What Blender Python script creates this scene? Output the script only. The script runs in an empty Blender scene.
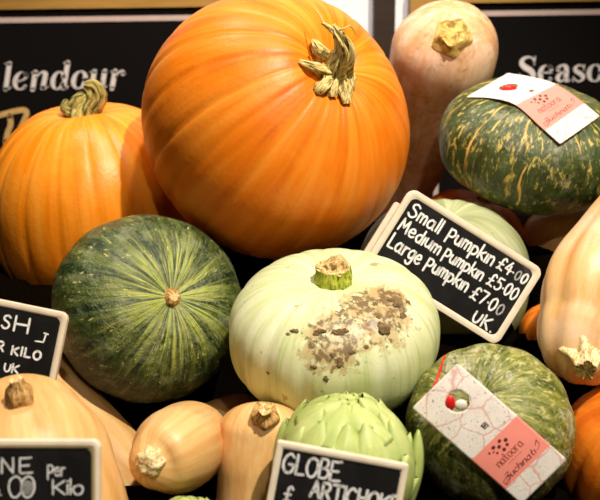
import bpy, math, random
from mathutils import Vector, Matrix
from mathutils.bvhtree import BVHTree
PI = math.pi
random.seed(7)
scene = bpy.context.scene
COL = scene.collection

# ------------------------------------------------------------------ camera
F = 871.0                                    # focal length in pixels of a 600x500 frame
CAMZ = 1.5
PITCH, ROLL = math.radians(15), math.radians(0.8)
cd = bpy.data.cameras.new('camera'); cam = bpy.data.objects.new('camera', cd); COL.objects.link(cam)
cd.sensor_width = 36; cd.lens = 36 * F / 600; cd.clip_start = .01
CM = Matrix.Translation((0, 0, CAMZ)) @ Matrix.Rotation(PI / 2 - PITCH, 4, 'X') @ Matrix.Rotation(-ROLL, 4, 'Z')
cam.matrix_world = CM
scene.camera = cam
cd.dof.use_dof = True; cd.dof.focus_distance = 1.0; cd.dof.aperture_fstop = 6.5
R3 = CM.to_3x3(); CAMI = CM.inverted()

def W(px, py, d):                            # the place seen at a pixel, d metres into the scene
    return CM @ Vector(((px - 300) / F * d, (250 - py) / F * d, -d))
def V(a, b, c):                              # right / up / towards the viewer -> world direction
    return (R3 @ Vector((a, b, c))).normalized()
def WY(px, py, Y):
    o = CM.translation; r = W(px, py, 1) - o
    return o + r * ((Y - o.y) / r.y)

# ------------------------------------------------------------------ materials
class G:
    def __init__(s, name):
        s.m = bpy.data.materials.new(name); s.m.use_nodes = True
        s.t = s.m.node_tree; s.N = s.t.nodes; s.L = s.t.links
        s.b = s.N['Principled BSDF']
    def put(s, sock, v):
        if isinstance(v, bpy.types.NodeSocket): s.L.new(v, sock)
        elif isinstance(v, (tuple, list)) and len(v) == 3 and sock.type == 'RGBA': sock.default_value = (*v, 1)
        else: sock.default_value = v
    def rind(s):
        n = s.N.new('ShaderNodeAttribute'); n.attribute_name = 'rind'; return n.outputs['Vector']
    def obj(s):
        return s.N.new('ShaderNodeTexCoord').outputs['Object']
    def scale(s, v, sc):
        n = s.N.new('ShaderNodeVectorMath'); n.operation = 'MULTIPLY'; s.L.new(v, n.inputs[0]); n.inputs[1].default_value = sc; return n.outputs[0]
    def sep(s, v):
        n = s.N.new('ShaderNodeSeparateXYZ'); s.L.new(v, n.inputs[0]); return n.outputs
    def dist(s, v, p):
        n = s.N.new('ShaderNodeVectorMath'); n.operation = 'DISTANCE'; s.L.new(v, n.inputs[0]); n.inputs[1].default_value = p; return n.outputs['Value']
    def noise(s, v, sc=5, det=4, ro=.55, di=0):
        n = s.N.new('ShaderNodeTexNoise'); s.L.new(v, n.inputs['Vector'])
        for k, x in (('Scale', sc), ('Detail', det), ('Roughness', ro), ('Distortion', di)): n.inputs[k].default_value = x
        return n.outputs['Fac']
    def vor(s, v, sc=5, feat='F1'):
        n = s.N.new('ShaderNodeTexVoronoi'); n.feature = feat; s.L.new(v, n.inputs['Vector']); n.inputs['Scale'].default_value = sc
        return n.outputs['Distance']
    def ramp(s, f, stops):
        n = s.N.new('ShaderNodeValToRGB'); s.L.new(f, n.inputs[0]); e = n.color_ramp.elements
        while len(e) < len(stops): e.new(.5)
        for el, (p, c) in zip(e, stops):
            el.position = p; el.color = (*c, 1) if isinstance(c, tuple) else (c, c, c, 1)
        return n.outputs[0]
    def mix(s, f, a, b, mode='MIX'):
        n = s.N.new('ShaderNodeMix'); n.data_type = 'RGBA'; n.blend_type = mode
        s.put(n.inputs['Factor'], f); s.put(n.inputs['A'], a); s.put(n.inputs['B'], b); return n.outputs['Result']
    def math(s, op, a, b=0.0):
        n = s.N.new('ShaderNodeMath'); n.operation = op; s.put(n.inputs[0], a); s.put(n.inputs[1], b); return n.outputs[0]
    def bump(s, h, st=.3, di=.002):
        n = s.N.new('ShaderNodeBump'); s.L.new(h, n.inputs['Height']); n.inputs['Strength'].default_value = st; n.inputs['Distance'].default_value = di
        return n.outputs[0]
    def out(s, col, rough=.5, bump=None, spec=.5, sss=0, coat=0):
        s.put(s.b.inputs['Base Color'], col); s.put(s.b.inputs['Roughness'], rough)
        s.b.inputs['Specular IOR Level'].default_value = spec
        if coat: s.b.inputs['Coat Weight'].default_value = coat; s.b.inputs['Coat Roughness'].default_value = .25
        if bump is not None: s.L.new(bump, s.b.inputs['Normal'])
        return s.m

def m_plain(name, col, rough=.6, var=.12, sc=40):
    g = G(name); n = g.noise(g.obj(), sc, 3)
    lo = tuple(c * (1 - var) for c in col); hi = tuple(min(1, c * (1 + var)) for c in col)
    return g.out(g.ramp(n, [(.3, lo), (.7, hi)]), rough)

def m_orange(name, deep, mid, pale, rough=.42, freck=True):
    g = G(name); r = g.rind(); o = g.obj()
    a = g.noise(g.scale(r, (7, 7, 2.2)), 1, 3, .5)
    c = g.ramp(a, [(.3, deep), (.5, mid), (.78, pale)])
    b = g.noise(o, 16, 6, .65)
    c = g.mix(g.ramp(b, [(.48, 0.0), (.75, .55)]), c, pale)
    d = g.noise(g.scale(r, (26, 26, 3)), 1, 2)
    c = g.mix(g.ramp(d, [(.58, 0.0), (.72, .3)]), c, deep)
    if freck:
        k = g.noise(o, 9, 8, .75, 1.5)
        c = g.mix(g.ramp(k, [(.66, 0.0), (.72, .55)]), c, (.62, .33, .12))
    return g.out(c, rough, g.bump(g.noise(o, 150, 5), .22, .002), .3)
M_BIG = m_orange('orange_rind', (.60, .115, .002), (.80, .19, .004), (.88, .30, .028))
M_MED = m_orange('golden_orange_rind', (.64, .15, .003), (.84, .24, .006), (.90, .36, .04), .38, False)
M_RED = m_orange('deep_orange_rind', (.58, .10, .004), (.74, .17, .008), (.85, .27, .02), .45, False)

def m_tan(name, deep, mid, pale, dirt=(.30, .16, .05), dirtamt=.5, pink=None):
    g = G(name); r = g.rind(); o = g.obj()
    a = g.noise(g.scale(r, (3, 3, 3)), 1, 4, .6)
    c = g.ramp(a, [(.3, deep), (.5, mid), (.72, pale)])
    if pink: c = g.mix(g.ramp(g.noise(o, 11, 5, .6), [(.45, 0.0), (.68, .7)]), c, pink)
    k = g.noise(o, 60, 7, .75, .6)
    c = g.mix(g.ramp(k, [(.58, 0.0), (.72, dirtamt)]), c, dirt)
    s = g.noise(o, 190, 3, .6)
    c = g.mix(g.ramp(s, [(.68, 0.0), (.74, dirtamt)]), c, dirt)
    return g.out(c, .43, g.bump(g.noise(o, 120, 4), .12, .002), .4)
M_TAN = m_tan('butternut_skin', (.60, .29, .08), (.73, .42, .155), (.83, .57, .27), dirtamt=.25)
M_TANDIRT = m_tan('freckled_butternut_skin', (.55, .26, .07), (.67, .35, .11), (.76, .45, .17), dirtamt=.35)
def m_pink():
    g = G('pinkish_squash_skin'); r = g.rind(); o = g.obj()
    c = g.ramp(g.noise(g.scale(r, (2.5, 2.5, 4)), 1, 5, .6), [(.3, (.58, .27, .10)), (.5, (.72, .44, .26)), (.7, (.80, .60, .46))])
    n = g.noise(o, 17, 6, .68, .5)
    c = g.mix(g.ramp(n, [(.46, 0.0), (.62, .75)]), c, (.50, .24, .06))
    k = g.noise(o, 75, 7, .75, .6)
    m = g.ramp(g.noise(o, 13, 3), [(.42, .1), (.6, 1.0)])
    c = g.mix(g.math('MULTIPLY', g.ramp(k, [(.52, 0.0), (.64, .75)]), m), c, (.20, .13, .02))
    c = g.mix(g.ramp(g.noise(o, 200, 3, .6), [(.68, 0.0), (.74, .6)]), c, (.30, .17, .05))
    return g.out(c, .48, g.bump(g.noise(o, 100, 5), .2, .002), .35)
M_PINK = m_pink()
M_CREAM = m_tan('creamy_squash_skin', (.60, .26, .06), (.76, .43, .16), (.86, .60, .33), (.45, .22, .08), .35, (.84, .64, .48))

def m_kabocha():
    g = G('dark_green_striped_rind'); r = g.rind(); o = g.obj()
    z = g.sep(r)[2]
    wv = g.N.new('ShaderNodeTexNoise'); g.L.new(g.scale(r, (3, 3, 5)), wv.inputs['Vector']); wv.inputs['Scale'].default_value = 1; wv.inputs['Detail'].default_value = 3
    ad = g.N.new('ShaderNodeVectorMath'); ad.operation = 'MULTIPLY_ADD'; g.L.new(wv.outputs['Color'], ad.inputs[0]); ad.inputs[1].default_value = (.16, .16, .2); g.L.new(r, ad.inputs[2]); rw = ad.outputs[0]
    st = g.noise(g.scale(rw, (11, 11, 2.0)), 1, 5, .68, .3)
    near = g.ramp(g.math('ADD', z, g.math('MULTIPLY', g.math('SUBTRACT', g.noise(r, 2.5, 3), .5), .22)), [(.03, 1.0), (.12, .80), (.19, .40), (.28, .12), (.8, .08)])
    base = g.ramp(g.noise(g.scale(rw, (8, 8, 7)), 1, 7, .75), [(.34, (.005, .012, .003)), (.48, (.020, .042, .007)), (.58, (.09, .125, .026)), (.70, (.32, .35, .13))])
    dk = g.noise(g.scale(rw, (13, 13, 10)), 1, 6, .75)
    base = g.mix(g.ramp(dk, [(.50, 0.0), (.62, .75)]), base, (.008, .018, .004))
    f = g.math('MULTIPLY', g.ramp(st, [(.45, 0.0), (.58, 1.0)]), near)
    c = g.mix(f, base, (.44, .50, .085))
    yl = g.math('MULTIPLY', g.ramp(g.noise(g.scale(rw, (16, 16, 2.5)), 1, 3, .6), [(.58, 0.0), (.68, .85)]), near)
    c = g.mix(yl, c, (.74, .66, .18))
    fl = g.noise(g.scale(rw, (15, 15, 26)), 1, 3, .6)
    c = g.mix(g.math('MULTIPLY', g.ramp(fl, [(.64, 0.0), (.70, .9)]), g.ramp(z, [(.02, .2), (.15, 1.0), (.5, .9), (.8, .3)])), c, (.62, .56, .17))
    gr = g.noise(o, 30, 7, .75)
    c = g.mix(g.ramp(gr, [(.50, 0.0), (.66, .6)]), c, (.30, .33, .19))
    return g.out(c, .33, g.bump(g.noise(o, 70, 6, .7), .9, .005), .6)
def m_striped():
    g = G('green_rind_with_yellow_flecks'); r = g.rind(); o = g.obj()
    base = g.ramp(g.noise(g.scale(r, (8, 8, 8)), 1, 6, .7), [(.32, (.020, .032, .005)), (.55, (.055, .080, .016)), (.75, (.16, .20, .06))])
    fl = g.noise(g.scale(r, (17, 17, 15)), 1, 3, .65, .5)
    c = g.mix(g.ramp(fl, [(.56, 0.0), (.65, .95)]), base, (.62, .47, .10))
    x, y, z = g.sep(r)
    ang = g.math('ARCTAN2', y, x)
    wob = g.math('MULTIPLY', g.math('SUBTRACT', g.noise(r, 3, 2), .5), .5)
    s = g.math('ABSOLUTE', g.math('SINE', g.math('MULTIPLY', g.math('ADD', ang, wob), 5.0)))
    gate = g.ramp(g.noise(g.scale(r, (5, 5, 4)), 1, 2), [(.45, 0.0), (.52, 1.0)])
    c = g.mix(g.math('MULTIPLY', g.ramp(s, [(.05, 1.0), (.10, 0.0)]), gate), c, (.85, .50, .12))
    gr = g.noise(o, 26, 6, .7)
    c = g.mix(g.ramp(gr, [(.52, 0.0), (.68, .6)]), c, (.34, .34, .24))
    f2 = g.noise(g.scale(r, (30, 30, 22)), 1, 3, .7, .5)
    c = g.mix(g.ramp(f2, [(.60, 0.0), (.67, .8)]), c, (.50, .42, .12))
    dk = g.noise(o, 48, 6, .7)
    c = g.mix(g.ramp(dk, [(.54, 0.0), (.66, .7)]), c, (.016, .026, .005))
    return g.out(c, .40, g.bump(g.noise(o, 65, 6, .7), .8, .004), .5)
def m_mottled():
    g = G('olive_mottled_rind'); r = g.rind(); o = g.obj()
    base = g.ramp(g.noise(g.scale(r, (5, 5, 8)), 1, 7, .72), [(.34, (.030, .045, .004)), (.48, (.105, .125, .014)), (.60, (.24, .24, .04)), (.74, (.40, .38, .10))])
    st = g.noise(g.scale(r, (6, 6, 2)), 1, 5, .7, .8)
    c = g.mix(g.ramp(st, [(.48, 0.0), (.62, .55)]), base, (.38, .37, .12))
    fl = g.noise(g.scale(r, (10, 10, 18)), 1, 4, .7, 1.0)
    c = g.mix(g.ramp(fl, [(.54, 0.0), (.62, .8)]), c, (.56, .50, .20))
    dk = g.noise(o, 42, 6, .7, .6)
    c = g.mix(g.ramp(dk, [(.56, 0.0), (.68, .65)]), c, (.050, .060, .008))
    gr = g.noise(g.scale(o, (1.1, 1, .9)), 30, 7, .75, .8)
    c = g.mix(g.ramp(gr, [(.52, 0.0), (.64, .7)]), c, (.62, .60, .44))
    return g.out(c, .45, g.bump(g.noise(o, 60, 6, .7), .7, .004), .45)
M_KAB, M_STR, M_MOT = m_kabocha(), m_striped(), m_mottled()

def m_white(name, spot=None, a=(.60, .64, .30), b=(.76, .77, .50), cst=(.38, .47, .13)):
    g = G(name); r = g.rind(); o = g.obj()
    c = g.ramp(g.noise(g.scale(r, (4, 4, 3)), 1, 4), [(.3, a), (.6, b)])
    st = g.noise(g.scale(r, (14, 14, 2)), 1, 3, .6)
    c = g.mix(g.ramp(st, [(.5, 0.0), (.68, .55)]), c, cst)
    z = g.sep(r)[2]
    c = g.mix(g.ramp(z, [(.42, 0.0), (.75, .85)]), c, (.46, .54, .11))
    sp = g.noise(o, 55, 3, .6)
    c = g.mix(g.ramp(sp, [(.69, 0.0), (.73, .7)]), c, (.28, .22, .06))
    h = g.noise(o, 100, 4)
    if spot:
        for ctr, rad, lo in spot:
            dm = g.math('SUBTRACT', 1.0, g.math('DIVIDE', g.dist(o, ctr), rad))
            n1 = g.noise(o, 75, 7, .72, .4); n2 = g.noise(o, 130, 5, .7)
            stn = g.math('ADD', g.math('MULTIPLY', g.math('MINIMUM', dm, .6), .52), n1)
            c = g.mix(g.ramp(stn, [(lo - .04, 0.0), (lo + .04, .7), (lo + .2, .85)]), c, (.50, .35, .15))
            stn2 = g.math('ADD', g.math('MULTIPLY', g.math('MINIMUM', dm, .6), .46), n2)
            c = g.mix(g.ramp(stn2, [(lo + .03, 0.0), (lo + .09, .92)]), c, (.17, .105, .045))
    return g.out(c, .42, g.bump(h, .2, .002), .45)

def m_stem(name, pale, mid, dark, sc=(5, 5, 3)):
    g = G(name); r = g.rind(); o = g.obj()
    c = g.ramp(g.noise(g.scale(r, sc), 1, 6, .7, .5), [(.41, dark), (.48, mid), (.57, pale)])
    return g.out(c, .75, g.bump(g.noise(o, 260, 4, .7), .7, .002), .2)
M_STEMDRY = m_stem('dry_straw_stem', (.80, .66, .30), (.56, .40, .10), (.045, .035, .008), (5, 5, 5))
M_STEMOLV = m_stem('olive_dry_stem', (.42, .34, .10), (.16, .125, .025), (.022, .02, .005), (5, 5, 4))
M_STEMYEL = m_stem('yellow_corky_stem', (.64, .45, .14), (.50, .33, .08), (.26, .15, .03), (1.3, 1.3, 1.3))
M_STEMPALE = m_stem('pale_corky_stem', (.90, .76, .46), (.74, .55, .25), (.42, .26, .08), (6, 6, 6))
M_STEMGRN = m_stem('green_fleshy_stem', (.56, .58, .08), (.36, .42, .035), (.14, .17, .012), (5, 5, 2))
M_STEMBRN = m_stem('brown_woody_stem', (.68, .42, .16), (.50, .27, .08), (.20, .10, .03), (3, 3, 3))
M_CUT = m_stem('dried_cut_face', (.84, .66, .36), (.66, .42, .14), (.35, .19, .05), (9, 9, 9))

def m_arti():
    g = G('artichoke_bract_green'); r = g.rind(); o = g.obj()
    x, y, z = g.sep(r)
    c = g.ramp(g.noise(o, 22, 4), [(.3, (.34, .42, .09)), (.65, (.58, .63, .24))])
    c = g.mix(g.ramp(g.noise(g.scale(r, (14, 2, 1)), 1, 3), [(.52, 0.0), (.7, .45)]), c, (.62, .70, .34))
    tip = g.math('ADD', y, g.math('MULTIPLY', g.math('SUBTRACT', g.noise(o, 45, 3), .5), 1.3))
    c = g.mix(g.ramp(tip, [(1.0, 0.0), (1.2, .6)]), c, (.36, .19, .11))
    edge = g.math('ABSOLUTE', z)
    c = g.mix(g.ramp(edge, [(.45, 0.0), (.95, .8)]), c, (.17, .25, .04))  # darker green margins, deepened to paint in the shade between bracts
    c = g.mix(g.ramp(y, [(.0, .55), (.5, 0.0)]), c, (.22, .32, .06))  # bract bases darkened likewise, shade painted in where rows overlap
    c = g.mix(g.ramp(g.noise(o, 50, 6, .7, 1), [(.66, 0.0), (.74, .5)]), c, (.34, .24, .08))
    return g.out(c, .48, g.bump(g.noise(g.scale(r, (30, 4, 1)), 1, 3), .15, .002), .4)
M_ARTI = m_arti()
def m_slate():
    g = G('chalkboard_black'); o = g.obj()
    c = g.ramp(g.noise(o, 14, 7, .7, .8), [(.42, (.004, .0035, .0035)), (.62, (.012, .011, .011)), (.80, (.07, .064, .062))])
    return g.out(c, .7, None, .2)
M_SLATE = m_slate()
def m_chalk(name='white_chalk', c0=(.42, .40, .38), c1=(.90, .88, .85)):
    g = G(name); return g.out(g.ramp(g.noise(g.obj(), 420, 3, .7), [(.30, c0), (.48, c1)]), .9, None, .1)
M_CHALK = m_chalk()
M_CHALKDIM = m_chalk('faint_chalk', (.10, .10, .10), (.42, .41, .40))
M_CHALKSOFT = m_chalk('soft_chalk', (.16, .15, .15), (.72, .70, .68))
M_FRAME = m_plain('cream_painted_wood', (.78, .66, .50), .5, .07, 60)
M_FRAMEIN = m_plain('tan_bevelled_wood', (.50, .38, .20), .5, .08, 60)
def m_wood(name, a, b):
    g = G(name); n = g.noise(g.scale(g.obj(), (4, 4, 40)), 1, 5, .6, .6)
    return g.out(g.ramp(n, [(.35, a), (.65, b)]), .45, None, .4)
M_OAK = m_wood('golden_oak', (.30, .155, .028), (.42, .23, .05))
M_BROWN = m_wood('dark_brown_wood', (.014, .006, .002), (.026, .012, .004))
g = G('matt_black_board'); M_BOARD = g.out((.0035, .0022, .0018), .9, None, .12)
M_LINE = m_plain('dusty_pink_paint', (.52, .38, .32), .7, .05)
M_LETTER = m_plain('grey_white_paint', (.66, .58, .53), .7, .06)
M_LTAN = m_plain('tan_paint', (.55, .33, .11), .7, .15)
M_WALL = m_plain('white_wall_paint', (.88, .86, .86), .6, .02, 8)
M_FLOOR = m_plain('grey_stone_floor', (.22, .20, .18), .5, .15, 6)
g = G('black_felt'); M_CLOTH = g.out(g.ramp(g.noise(g.obj(), 300, 3), [(.3, (.0018, .001, .0006)), (.7, (.004, .0024, .0012))]), 1.0, None, 0.0)
def m_map():
    g = G('map_printed_card'); o = g.obj()
    c = g.ramp(g.noise(o, 30, 3), [(.3, (.72, .64, .57)), (.7, (.84, .78, .71))])
    ad = g.N.new('ShaderNodeVectorMath'); ad.operation = 'MULTIPLY_ADD'
    nz = g.N.new('ShaderNodeTexNoise'); g.L.new(o, nz.inputs['Vector']); nz.inputs['Scale'].default_value = 60; nz.inputs['Detail'].default_value = 4
    g.L.new(nz.outputs['Color'], ad.inputs[0]); ad.inputs[1].default_value = (.010, .010, .010); g.L.new(o, ad.inputs[2]); q = ad.outputs[0]
    w = g.noise(q, 30, 2, .5, .6)
    l1 = g.math('ABSOLUTE', g.math('SINE', g.math('MULTIPLY', w, 95.0)))
    c = g.mix(g.ramp(l1, [(.06, .5), (.22, 0.0)]), c, (.50, .40, .36))
    v = g.vor(q, 38, 'DISTANCE_TO_EDGE')
    c = g.mix(g.ramp(v, [(.012, .6), (.035, 0.0)]), c, (.60, .22, .18))
    fl = g.noise(g.scale(o, (500, 160, 500)), 1, 1)
    c = g.mix(g.ramp(fl, [(.66, 0.0), (.70, .6)]), c, (.30, .24, .22))
    k = g.noise(o, 330, 2)
    c = g.mix(g.ramp(k, [(.68, 0.0), (.72, .8)]), c, (.14, .10, .09))
    return g.out(c, .55, None, .3)
M_MAP = m_map()
M_SALMON = m_plain('salmon_print', (.86, .27, .21), .55, .03)
M_INK = m_plain('dark_red_ink', (.10, .018, .012), .7, .1)
M_INKSOFT = m_plain('brick_ink', (.42, .10, .07), .7, .1)
M_ELASTIC = m_plain('red_elastic', (.75, .012, .012), .45, .1)
M_WSEAL = m_plain('pale_paper_seal', (.80, .74, .64), .5, .05)

# ------------------------------------------------------------------ mesh buffers and things
class Buf:
    def __init__(s): s.v, s.f, s.a, s.mi = [], [], [], []
    def add(s, vs, fs, at=None, mi=0):
        o = len(s.v); s.v += [Vector(p) for p in vs]; s.a += list(at) if at else [(0, 0, 0)] * len(vs)
        s.f += [tuple(i + o for i in f) for f in fs]; s.mi += [mi] * len(fs); return s
    def join(s, b):
        o = len(s.v); s.v += b.v; s.a += b.a; s.f += [tuple(i + o for i in f) for f in b.f]; s.mi += b.mi; return s

def mesh_ob(name, buf, mats, org, parent=None, flat=False):
    me = bpy.data.meshes.new(name)
    me.from_pydata([v - org for v in buf.v], [], buf.f); me.validate()
    at = me.attributes.new('rind', 'FLOAT_VECTOR', 'POINT')
    at.data.foreach_set('vector', [c for a in buf.a for c in a])
    for m in (mats if isinstance(mats, list) else [mats]): me.materials.append(m)
    for p, k in zip(me.polygons, buf.mi): p.material_index = k; p.use_smooth = not flat
    o = bpy.data.objects.new(name, me); COL.objects.link(o)
    if parent: o.parent = parent
    else: o.location = org
    return o

PRODUCE = []
def thing(name, label, cat, parts, group=None, org=None, collide=True):
    """parts: (name, Buf, material(s), flat, label, children)."""
    if org is None:
        b = parts[0][1]; zs = min(v.z for v in b.v)
        c = sum(b.v, Vector()) / len(b.v); org = Vector((c.x, c.y, zs))
    e = bpy.data.objects.new(name, None); COL.objects.link(e); e.location = org; e.empty_display_size = .03
    e['label'] = label; e['category'] = cat
    if group: e['group'] = group
    for p in parts:
        o = mesh_ob(p[0], p[1], p[2], org, e, p[3] if len(p) > 3 else False)
        if len(p) > 4 and p[4]: o['label'] = p[4]
        for q in (p[5] if len(p) > 5 else []):
            c = mesh_ob(q[0], q[1], q[2], org, o, q[3] if len(q) > 3 else False)
    if collide: PRODUCE.extend(p[1] for p in parts)
    return e

def cat(pts, n, closed=False):
    out = []; m = len(pts)
    for i in range(m if closed else m - 1):
        g = lambda k: pts[k % m] if closed else pts[max(0, min(m - 1, k))]
        p0, p1, p2, p3 = g(i - 1), g(i), g(i + 1), g(i + 2)
        for k in range(n):
            t = k / n
            out.append(tuple(.5 * (2 * b + (c - a) * t + (2 * a - 5 * b + 4 * c - d) * t * t + (3 * b - a - 3 * c + d) * t ** 3) for a, b, c, d in zip(p0, p1, p2, p3)))
    if not closed: out.append(tuple(pts[-1]))
    return out
def hsh(a, b):
    x = math.sin(a * 12.9898 + b * 78.233) * 43758.5453
    return x - math.floor(x)

def pumpkin(center, axis, R, H, ribs=20, depth=.04, sharp=2.0, top=.16, topw=.3, bot=.1, power=2.2, seed=0, lump=.012, nth=None, nph=84, spin=0, squash=None):
    nth = nth or max(160, ribs * 12)
    z = Vector(axis).normalized(); x = z.cross(Vector((0.13, .2, 1))).normalized(); y = z.cross(x)
    jit = [hsh(i, seed) - .5 for i in range(ribs)]
    dj = [.6 + .8 * hsh(i, seed + 5) for i in range(ribs)]
    b = Buf(); vs = []; at = []
    def pt(i, j):
        ph = PI * j / nph; th = 2 * PI * i / nth
        q = 2 / power
        sr = math.copysign(abs(math.sin(ph)) ** q, math.sin(ph)); sz = math.copysign(abs(math.cos(ph)) ** q, math.cos(ph))
        k = th / (2 * PI) * ribs; ki = int(k) % ribs; fr = k - int(k)
        e0 = .22 * jit[ki]; e1 = 1 + .22 * jit[(ki + 1) % ribs]
        u = (fr - e0) / (e1 - e0)
        if u < 0: u = -u
        if u > 1: u = 2 - u
        crease = abs(2 * u - 1) ** sharp                       # 1 at grooves
        dd = dj[ki] if fr < .5 else dj[(ki + 1) % ribs]
        if fr < .12 or fr > .88: dd = (dj[ki if fr < .5 else (ki + 1) % ribs])
        fade = min(1, sr * 1.7 + .15)
        r = sr * (1 - depth * dd * crease * fade)
        lm = 1 + lump * (math.sin(2 * th + seed) + .7 * math.sin(3 * th + 2.1 * seed + 2 * ph) + .6 * math.sin(2.3 * ph + seed * 3 + th))
        zz = sz * (1 - .3 * depth * crease * fade)
        zz -= top * math.exp(-(sr / topw) ** 2) * (1 if sz > 0 else 0)
        zz += bot * math.exp(-(sr / .3) ** 2) * (1 if sz < 0 else 0)
        p = x * (math.cos(th + spin) * r * R * lm) + y * (math.sin(th + spin) * r * R * lm) + z * (zz * H * lm)
        return center + p, (math.cos(th), math.sin(th), ph / PI)
    for j in range(nph + 1):
        for i in range(nth if 0 < j < nph else 1):
            p, a = pt(i, j)
            if j in (0, nph): a = (0, 0, a[2])
            vs.append(p); at.append(a)
    idx = lambda i, j: 0 if j == 0 else (1 + (nph - 1) * nth if j == nph else 1 + (j - 1) * nth + i % nth)
    fs = []
    for j in range(nph):
        for i in range(nth):
            q = [idx(i, j), idx(i, j + 1), idx(i + 1, j + 1), idx(i + 1, j)]
            q = list(dict.fromkeys(q)); fs.append(tuple(q))
    # near the pole the texture coordinates spread out smoothly: keep unit circle but fine
    b.add(vs, fs, at)
    return b

def pole(center, axis, H, top): return center + Vector(axis).normalized() * H * (1 - top)

def sweep(spine, prof, nth=40, nt=40, ribs=0, depth=0.0, twist=0.0, capend=False, lump=0.0, seed=0, sub=8, jag=0.0, sharp=1.0, root=True):
    """prof: list of (t, r); rounded where r = 0.  spine: world points."""
    pts = [Vector(p) for p in cat([tuple(p) for p in spine], sub)]
    L = [0.0]
    for a, c in zip(pts, pts[1:]): L.append(L[-1] + (c - a).length)
    def at_len(s):
        s = max(0, min(L[-1], s)); k = 0
        while k < len(L) - 2 and L[k + 1] < s: k += 1
        w = (s - L[k]) / max(1e-9, L[k + 1] - L[k]); return pts[k].lerp(pts[k + 1], w)
    def rad(t):
        for (t0, r0), (t1, r1) in zip(prof, prof[1:]):
            if t <= t1 + 1e-9:
                w = (t - t0) / max(1e-9, t1 - t0)
                if r0 == 0: return r1 * math.sqrt(max(0, 1 - (1 - w) ** 2))
                if r1 == 0: return r0 * math.sqrt(max(0, 1 - w * w))
                w = w * w * (3 - 2 * w) if root else w
                return r0 + (r1 - r0) * w
        return prof[-1][1]
    ts = [(1 - math.cos(PI * k / nt)) / 2 if root else k / nt for k in range(nt + 1)]
    vs, fs, att, up = [], [], [], None
    T0 = None
    for k, t in enumerate(ts):
        p = at_len(t * L[-1]); tg = (at_len(t * L[-1] + L[-1] * .02) - at_len(t * L[-1] - L[-1] * .02)).normalized()
        if up is None: up = tg.orthogonal().normalized()
        up = (up - tg * up.dot(tg)).normalized(); sd = tg.cross(up)
        r = rad(t); dp = depth(t) if callable(depth) else depth
        for i in range(nth):
            th = 2 * PI * i / nth; rr = r
            if ribs: rr *= 1 - dp * abs(math.sin((th + twist * t) * ribs / 2 + seed)) ** sharp if sharp > 0 else 1
            if lump: rr *= 1 + lump * (math.sin(2 * th + seed + 5 * t) + .7 * math.sin(3 * th + 2 * seed - 7 * t) + .5 * math.sin(9 * t + seed))
            off = tg * (jag * (hsh(i, seed) - .5)) if (jag and k == nt) else Vector()
            vs.append(p + (up * math.cos(th) + sd * math.sin(th)) * rr + off); att.append((math.cos(th), math.sin(th), t))
    for k in range(nt):
        for i in range(nth):
            fs.append((k * nth + i, k * nth + (i + 1) % nth, (k + 1) * nth + (i + 1) % nth, (k + 1) * nth + i))
    b = Buf().add(vs, fs, att)
    for end, kk in ((0, 0), (1, nt)):
        if rad(ts[kk]) > 1e-6:
            ring = [vs[kk * nth + i] for i in range(nth)]; c = sum(ring, Vector()) / nth
            n = len(ring)
            b.add(ring + [c], [((i + 1) % n, i, n) if end == 0 else (i, (i + 1) % n, n) for i in range(n)], [(r_.x * 40, r_.y * 40, r_.z * 40) for r_ in ring] + [(c.x * 40, c.y * 40, c.z * 40)], 1 if capend and end == 1 else 0)
    return b

def dotball(c, r, sx=1, sy=1, sz=1, n=10):
    vs = []; fs = []
    for j in range(n + 1):
        for i in range(2 * n):
            ph, th = PI * j / n, PI * i / n
            vs.append(Vector(c) + Vector((math.sin(ph) * math.cos(th) * r * sx, math.sin(ph) * math.sin(th) * r * sy, math.cos(ph) * r * sz)))
    for j in range(n):
        for i in range(2 * n): fs.append((j * 2 * n + i, (j + 1) * 2 * n + i, (j + 1) * 2 * n + (i + 1) % (2 * n), j * 2 * n + (i + 1) % (2 * n)))
    return Buf().add(vs, fs, [tuple(v * 30) for v in vs])

S = lambda px, d: px * d / F

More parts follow.
